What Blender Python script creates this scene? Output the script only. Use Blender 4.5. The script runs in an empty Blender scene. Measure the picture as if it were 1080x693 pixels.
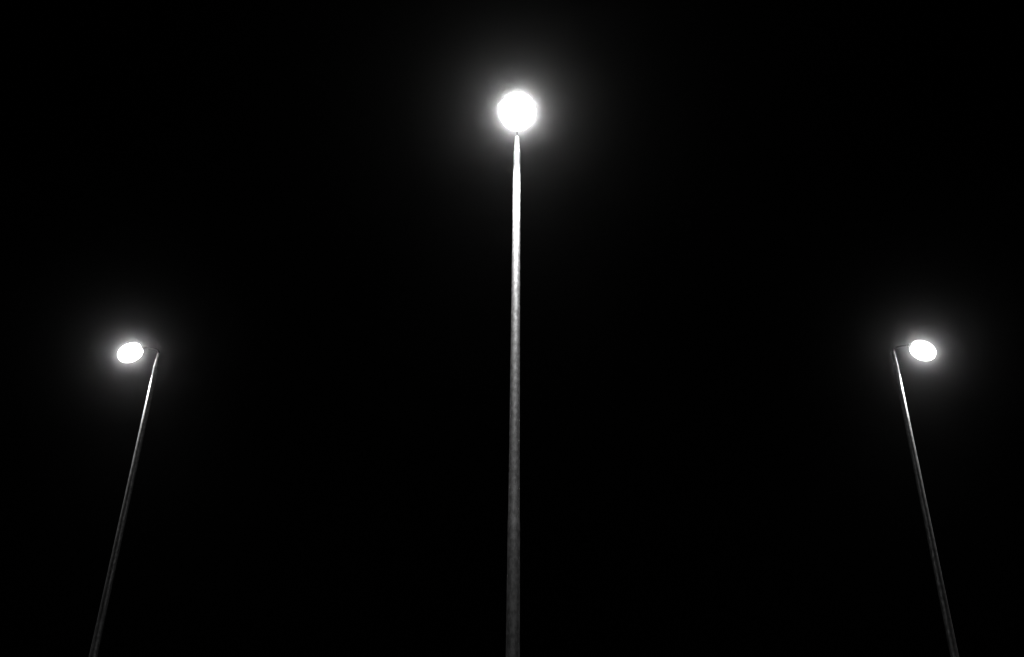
import bpy, bmesh, math, random
from mathutils import Vector, Matrix

random.seed(7)
scene = bpy.context.scene

# ------------------------------------------------------------------ camera
F = 1100.0                       # focal length in pixels of the 1080 px wide photograph
CAM = Vector((0, 0, 1.6))
CX, CY = 540.0, 346.5
VPX, VPY = 568.0, -1473.0        # where the verticals meet
up = Vector((VPX - CX, -(VPY - CY), F)).normalized()         # world up in (right, up, forward) camera axes
fw = (Vector((0, 0, 1)) - up[2] * up).normalized()
rt = up.cross(fw)
if rt.x < 0:
    rt = -rt


def ray(x, y):
    d = Vector((x - CX, -(y - CY), F))
    return Vector((d.dot(rt), d.dot(fw), d.dot(up)))


cam_d = bpy.data.cameras.new('camera')
cam_d.sensor_width = 36
cam_d.lens = F / 30.0
cam_d.clip_start = 0.05
cam_d.clip_end = 2000
cam = bpy.data.objects.new('camera', cam_d)
scene.collection.objects.link(cam)
X = Vector((rt.x, fw.x, up.x))
Y = Vector((rt.y, fw.y, up.y))
Z = Vector((rt.z, fw.z, up.z))
m = Matrix((X, Y, -Z)).transposed().to_4x4()
m.translation = CAM
cam.matrix_world = m
scene.camera = cam

# ------------------------------------------------------------------ night sky
w = bpy.data.worlds.new('World')
scene.world = w
w.use_nodes = True
nt = w.node_tree
bg = nt.nodes['Background']
sky = nt.nodes.new('ShaderNodeTexSky')
sky.sky_type = 'NISHITA'
sky.sun_disc = False
sky.sun_elevation = math.radians(-4)
sky.sun_rotation = math.radians(180)
nt.links.new(sky.outputs[0], bg.inputs[0])
bg.inputs[1].default_value = 0.0002

LAMP = 42.0                      # radiance of the lit globes
BEAM = 1020.0                    # watts of the downward beam of each lamp
HAZE_DENSITY = 0.0135
HAZE_ANISO = 0.9935

scene.view_settings.view_transform = 'Standard'
scene.view_settings.look = 'None'
scene.view_settings.exposure = 0
scene.view_settings.gamma = 1
scene.view_settings.use_curve_mapping = False
scene.render.engine = 'CYCLES'
scene.cycles.use_denoising = True
scene.cycles.sample_clamp_indirect = 10
scene.render.film_transparent = False

# ------------------------------------------------------------------ materials


def mat(name):
    M = bpy.data.materials.new(name)
    M.use_nodes = True
    return M, M.node_tree, M.node_tree.nodes['Principled BSDF']


def ramp(nt, src, c0, c1, p0=0.3, p1=0.7):
    r = nt.nodes.new('ShaderNodeValToRGB')
    r.color_ramp.elements[0].position = p0
    r.color_ramp.elements[1].position = p1
    r.color_ramp.elements[0].color = (*c0, 1)
    r.color_ramp.elements[1].color = (*c1, 1)
    nt.links.new(src, r.inputs[0])
    return r


def steel(name, c0, c1, metallic, rough0, rough1):
    M, nt, b = mat(name)
    tc = nt.nodes.new('ShaderNodeTexCoord')
    mp = nt.nodes.new('ShaderNodeMapping')
    mp.inputs['Scale'].default_value = (1, 1, 0.55)       # runs and spangle drawn out along the pole
    nt.links.new(tc.outputs['Object'], mp.inputs[0])
    n = nt.nodes.new('ShaderNodeTexNoise')
    n.inputs['Scale'].default_value = 26
    n.inputs['Detail'].default_value = 5
    n.inputs['Roughness'].default_value = 0.7
    nt.links.new(mp.outputs[0], n.inputs['Vector'])
    r = ramp(nt, n.outputs[0], c0, c1, 0.40, 0.60)
    nt.links.new(r.outputs[0], b.inputs['Base Color'])
    r2 = ramp(nt, n.outputs[0], (rough0,) * 3, (rough1,) * 3)
    nt.links.new(r2.outputs[0], b.inputs['Roughness'])
    b.inputs['Metallic'].default_value = metallic
    bp = nt.nodes.new('ShaderNodeBump')
    bp.inputs['Strength'].default_value = 0.25
    bp.inputs['Distance'].default_value = 0.002
    nt.links.new(n.outputs[0], bp.inputs['Height'])
    nt.links.new(bp.outputs[0], b.inputs['Normal'])
    return M


M_POLE = steel('galvanised_steel', (0.30, 0.30, 0.30), (0.66, 0.66, 0.66), 0.65, 0.62, 0.46)
M_HOUSE = steel('dark_cast_metal', (0.008, 0.008, 0.008), (0.014, 0.014, 0.014), 0.0, 0.85, 0.75)

def bowl_mat(name, strength):
    M, nt_, b_ = mat(name)
    b_.inputs['Base Color'].default_value = (0.8, 0.8, 0.8, 1)
    b_.inputs['Emission Color'].default_value = (1, 1, 1, 1)
    b_.inputs['Emission Strength'].default_value = strength
    return M


M_BOWL = bowl_mat('lit_globe', LAMP)
M_BOWL_DIM = bowl_mat('dim_lit_globe', LAMP * 0.4)      # emission cut so the two farther halos stay small

M_ASPH, nt_, b_ = mat('asphalt')
n_ = nt_.nodes.new('ShaderNodeTexNoise')
n_.inputs['Scale'].default_value = 90
n_.inputs['Detail'].default_value = 6
tc_ = nt_.nodes.new('ShaderNodeTexCoord')
nt_.links.new(tc_.outputs['Object'], n_.inputs['Vector'])
r_ = ramp(nt_, n_.outputs[0], (0.03,) * 3, (0.05,) * 3)
nt_.links.new(r_.outputs[0], b_.inputs['Base Color'])
b_.inputs['Roughness'].default_value = 0.9

# ------------------------------------------------------------------ helpers


def obj(name, bm, M, parent=None, smooth=True):
    me = bpy.data.meshes.new(name)
    bmesh.ops.recalc_face_normals(bm, faces=bm.faces)
    bm.to_mesh(me)
    bm.free()
    if smooth:
        for p in me.polygons:
            p.use_smooth = True
        me.set_sharp_from_angle(angle=math.radians(40))
    me.materials.append(M)
    o = bpy.data.objects.new(name, me)
    scene.collection.objects.link(o)
    if parent:
        o.parent = parent
    return o


def lathe(bm, prof, seg=32, c=(0, 0)):
    """revolve (radius, z) pairs, capped at both ends"""
    rings = []
    for r, z in prof:
        rings.append([bm.verts.new((c[0] + r * math.cos(2 * math.pi * k / seg), c[1] + r * math.sin(2 * math.pi * k / seg), z)) for k in range(seg)])
    for a, b in zip(rings, rings[1:]):
        for k in range(seg):
            bm.faces.new((a[k], a[(k + 1) % seg], b[(k + 1) % seg], b[k]))
    bm.faces.new(rings[0][::-1])
    bm.faces.new(rings[-1])


def tube(bm, pts, rads, seg=16):
    """bent tube in the xz plane"""
    rings = []
    for i, (p, r) in enumerate(zip(pts, rads)):
        a = Vector(pts[max(i - 1, 0)])
        b = Vector(pts[min(i + 1, len(pts) - 1)])
        t = (b - a).normalized()
        n = Vector((-t.z, 0, t.x))
        s = Vector((0, 1, 0))
        rings.append([bm.verts.new(Vector(p) + r * (math.cos(2 * math.pi * k / seg) * n + math.sin(2 * math.pi * k / seg) * s)) for k in range(seg)])
    for a, b in zip(rings, rings[1:]):
        for k in range(seg):
            bm.faces.new((a[k], a[(k + 1) % seg], b[(k + 1) % seg], b[k]))
    bm.faces.new(rings[0][::-1])
    bm.faces.new(rings[-1])


def box(bm, c, s, bev=0.0):
    g = bmesh.ops.create_cube(bm, size=1)
    bmesh.ops.scale(bm, vec=s, verts=g['verts'])
    bmesh.ops.translate(bm, vec=c, verts=g['verts'])
    if bev:
        es = {e for v in g['verts'] for e in v.link_edges}
        bmesh.ops.bevel(bm, geom=list(es), offset=bev, segments=2, affect='EDGES')


# ------------------------------------------------------------------ ground
bm = bmesh.new()
N = 24
R = 140.0
vs = [[bm.verts.new((-R + 2 * R * i / N, -R + 2 * R * j / N, 0)) for j in range(N + 1)] for i in range(N + 1)]
for i in range(N):
    for j in range(N):
        bm.faces.new((vs[i][j], vs[i + 1][j], vs[i + 1][j + 1], vs[i][j + 1]))
g = obj('ground', bm, M_ASPH, smooth=False)
g['kind'] = 'structure'

# ------------------------------------------------------------------ lamp post
H = 10.2                          # height of the pole tip


def lamp_post(GL, GR, droop, beam, GLASS):
    root = bpy.data.objects.new('lamp_post', None)
    scene.collection.objects.link(root)
    root['category'] = 'lamp post'
    root['group'] = 'lit lamp posts'

    # pole: two stepped tapering tubes, a shoulder and a thin spigot on top (arm points along +x)
    bm = bmesh.new()
    lathe(bm, [(0.0800, 0.03), (0.0755, 1.2), (0.0680, 3.2), (0.0645, 4.1), (0.0606, 5.22), (0.0600, 5.24),
               (0.0568, 5.30), (0.0540, 6.0), (0.0508, 7.0), (0.0476, 7.9), (0.0448, 8.7),
               (0.0425, 9.5), (0.0412, 9.86), (0.0405, 9.96), (0.036, 10.03), (0.031, 10.10), (0.026, H)], 40)
    pole = obj('pole', bm, M_POLE, root)
    bm = bmesh.new()
    box(bm, (0, 0, 0.015), (0.36, 0.36, 0.03), 0.006)
    bp_ = obj('base_plate', bm, M_POLE, root, smooth=False)
    for sx in (-1, 1):
        for sy in (-1, 1):
            bm = bmesh.new()
            lathe(bm, [(0.022, 0.031), (0.022, 0.05), (0.012, 0.0505), (0.012, 0.085)], 6, (sx * 0.135, sy * 0.135))
            obj('bolt', bm, M_POLE, bp_, smooth=False)
    bm = bmesh.new()
    box(bm, (0, -0.088, 0.85), (0.085, 0.012, 0.30), 0.005)
    obj('access_door', bm, M_POLE, root, smooth=False)

    # thin arm from the spigot to the lamp holder
    DR = math.radians(droop)                     # the lamp droops outwards
    c = Vector((GLASS, 0, H + 0.01))
    ax = Vector((math.cos(DR), 0, -math.sin(DR)))
    e = c - ax * (GL + 0.03)
    bm = bmesh.new()
    pts = [(0, 0, H - 0.03), (0.002, 0, H + 0.012), (0.012, 0, H + 0.04), (0.035, 0, H + 0.066), (0.08, 0, H + 0.09)]
    for k in range(1, 5):
        t = k / 4
        pts.append((0.08 + (e.x - 0.08) * t, 0, H + 0.09 + (e.z - H - 0.09) * t))
    tube(bm, pts, [0.013, 0.012, 0.011] + [0.009] * (len(pts) - 3))
    obj('arm', bm, M_HOUSE, root)

    # holder: a short cup at the inner end of the globe, its axis along the droop
    rot = Matrix.Translation(c) @ Matrix.Rotation(DR, 4, 'Y') @ Matrix.Rotation(math.radians(-90), 4, 'Y')
    bm = bmesh.new()
    lathe(bm, [(0.014, GL + 0.045), (0.024, GL + 0.04), (0.032, GL + 0.02), (0.050, GL - 0.004), (0.054, GL - 0.012), (0.040, GL - 0.012)], 28)
    bm.transform(rot)
    hs = obj('lamp_holder', bm, M_HOUSE, root)

    # lit drop-shaped globe with the lamp's glare built into its size
    bm = bmesh.new()
    prof = []
    for k in range(15):
        a = math.radians(-86 + 172 * k / 14)
        prof.append((GR * math.cos(a) ** 0.92, GL * math.sin(a)))
    prof[-1] = (0.038, GL - 0.014)
    lathe(bm, prof, 28)
    bm.transform(rot)
    obj('lamp_glare_globe', bm, M_BOWL, hs)

    # the lamp's own downward beam, from just under the globe
    ld = bpy.data.lights.new('lamp_beam', 'SPOT')
    ld.energy = beam
    ld.spot_size = math.radians(98)
    ld.spot_blend = 1.0
    ld.shadow_soft_size = 0.10
    lo = bpy.data.objects.new('lamp_beam', ld)
    scene.collection.objects.link(lo)
    lo.parent = hs
    lo.rotation_euler = (0, math.radians(18), 0)      # aimed a little back towards the pole
    lo.location = (GLASS, 0, c.z - GR - 0.12)
    return root




def copy_tree(o, parent=None):
    c = o.copy()
    scene.collection.objects.link(c)
    c.parent = parent
    for ch in list(o.children):
        copy_tree(ch, c)
    return c


# half length and radius of the globe, its droop, beam and outreach: sized to each lamp's glare, smaller and longer on the two farther posts
first = lamp_post(0.225, 0.213, 18, BEAM, 0.44)
second = lamp_post(0.205, 0.152, 30, BEAM * 0.5, 0.48)
spots = [((545.3, 145), -90, 'nearest lamp post, upright in the middle, its round lamp with the largest glow'),
         ((167.5, 373), 180, 'slim lamp post whose lit lamp reaches out to the left of its dark pole'),
         ((941.8, 371), -4, 'slim lamp post whose lit lamp reaches out to the right of its dark pole')]
posts = [first, second, copy_tree(second)]
for o, (px, ang, label) in zip(posts, spots):
    r = ray(*px)
    s = (H - CAM.z) / r.z
    o.location = (CAM.x + r.x * s, CAM.y + r.y * s, 0)
    o.rotation_euler = (0, 0, math.radians(ang))
    if o is first:                              # this pole leans a touch, its top staying where it is
        lean = 0.0044
        o.location.x += lean * H
        o.rotation_mode = 'QUATERNION'
        o.rotation_quaternion = (Matrix.Rotation(-lean, 4, 'Y') @ Matrix.Rotation(math.radians(ang), 4, 'Z')).to_quaternion()
    o['label'] = label
    if o is not first:
        for ch in o.children_recursive:
            if ch.name.startswith('lamp_glare_globe'):
                ch.material_slots[0].link = 'OBJECT'
                ch.material_slots[0].material = M_BOWL_DIM

# ------------------------------------------------------------------ haze
bm = bmesh.new()
box(bm, (0, 0, 9.0), (300, 300, 20.0))
M_HZ = bpy.data.materials.new('night_haze')
M_HZ.use_nodes = True
nt = M_HZ.node_tree
nt.nodes.remove(nt.nodes['Principled BSDF'])
pv = nt.nodes.new('ShaderNodeVolumePrincipled')
pv.inputs['Color'].default_value = (0.9, 0.9, 0.9, 1)
pv.inputs['Density'].default_value = HAZE_DENSITY
pv.inputs['Anisotropy'].default_value = HAZE_ANISO
nt.links.new(pv.outputs[0], nt.nodes['Material Output'].inputs['Volume'])
hz = obj('haze', bm, M_HZ, smooth=False)
hz['kind'] = 'stuff'
hz['label'] = 'thin even night haze that glows softly round each lit lamp'
hz['category'] = 'haze'
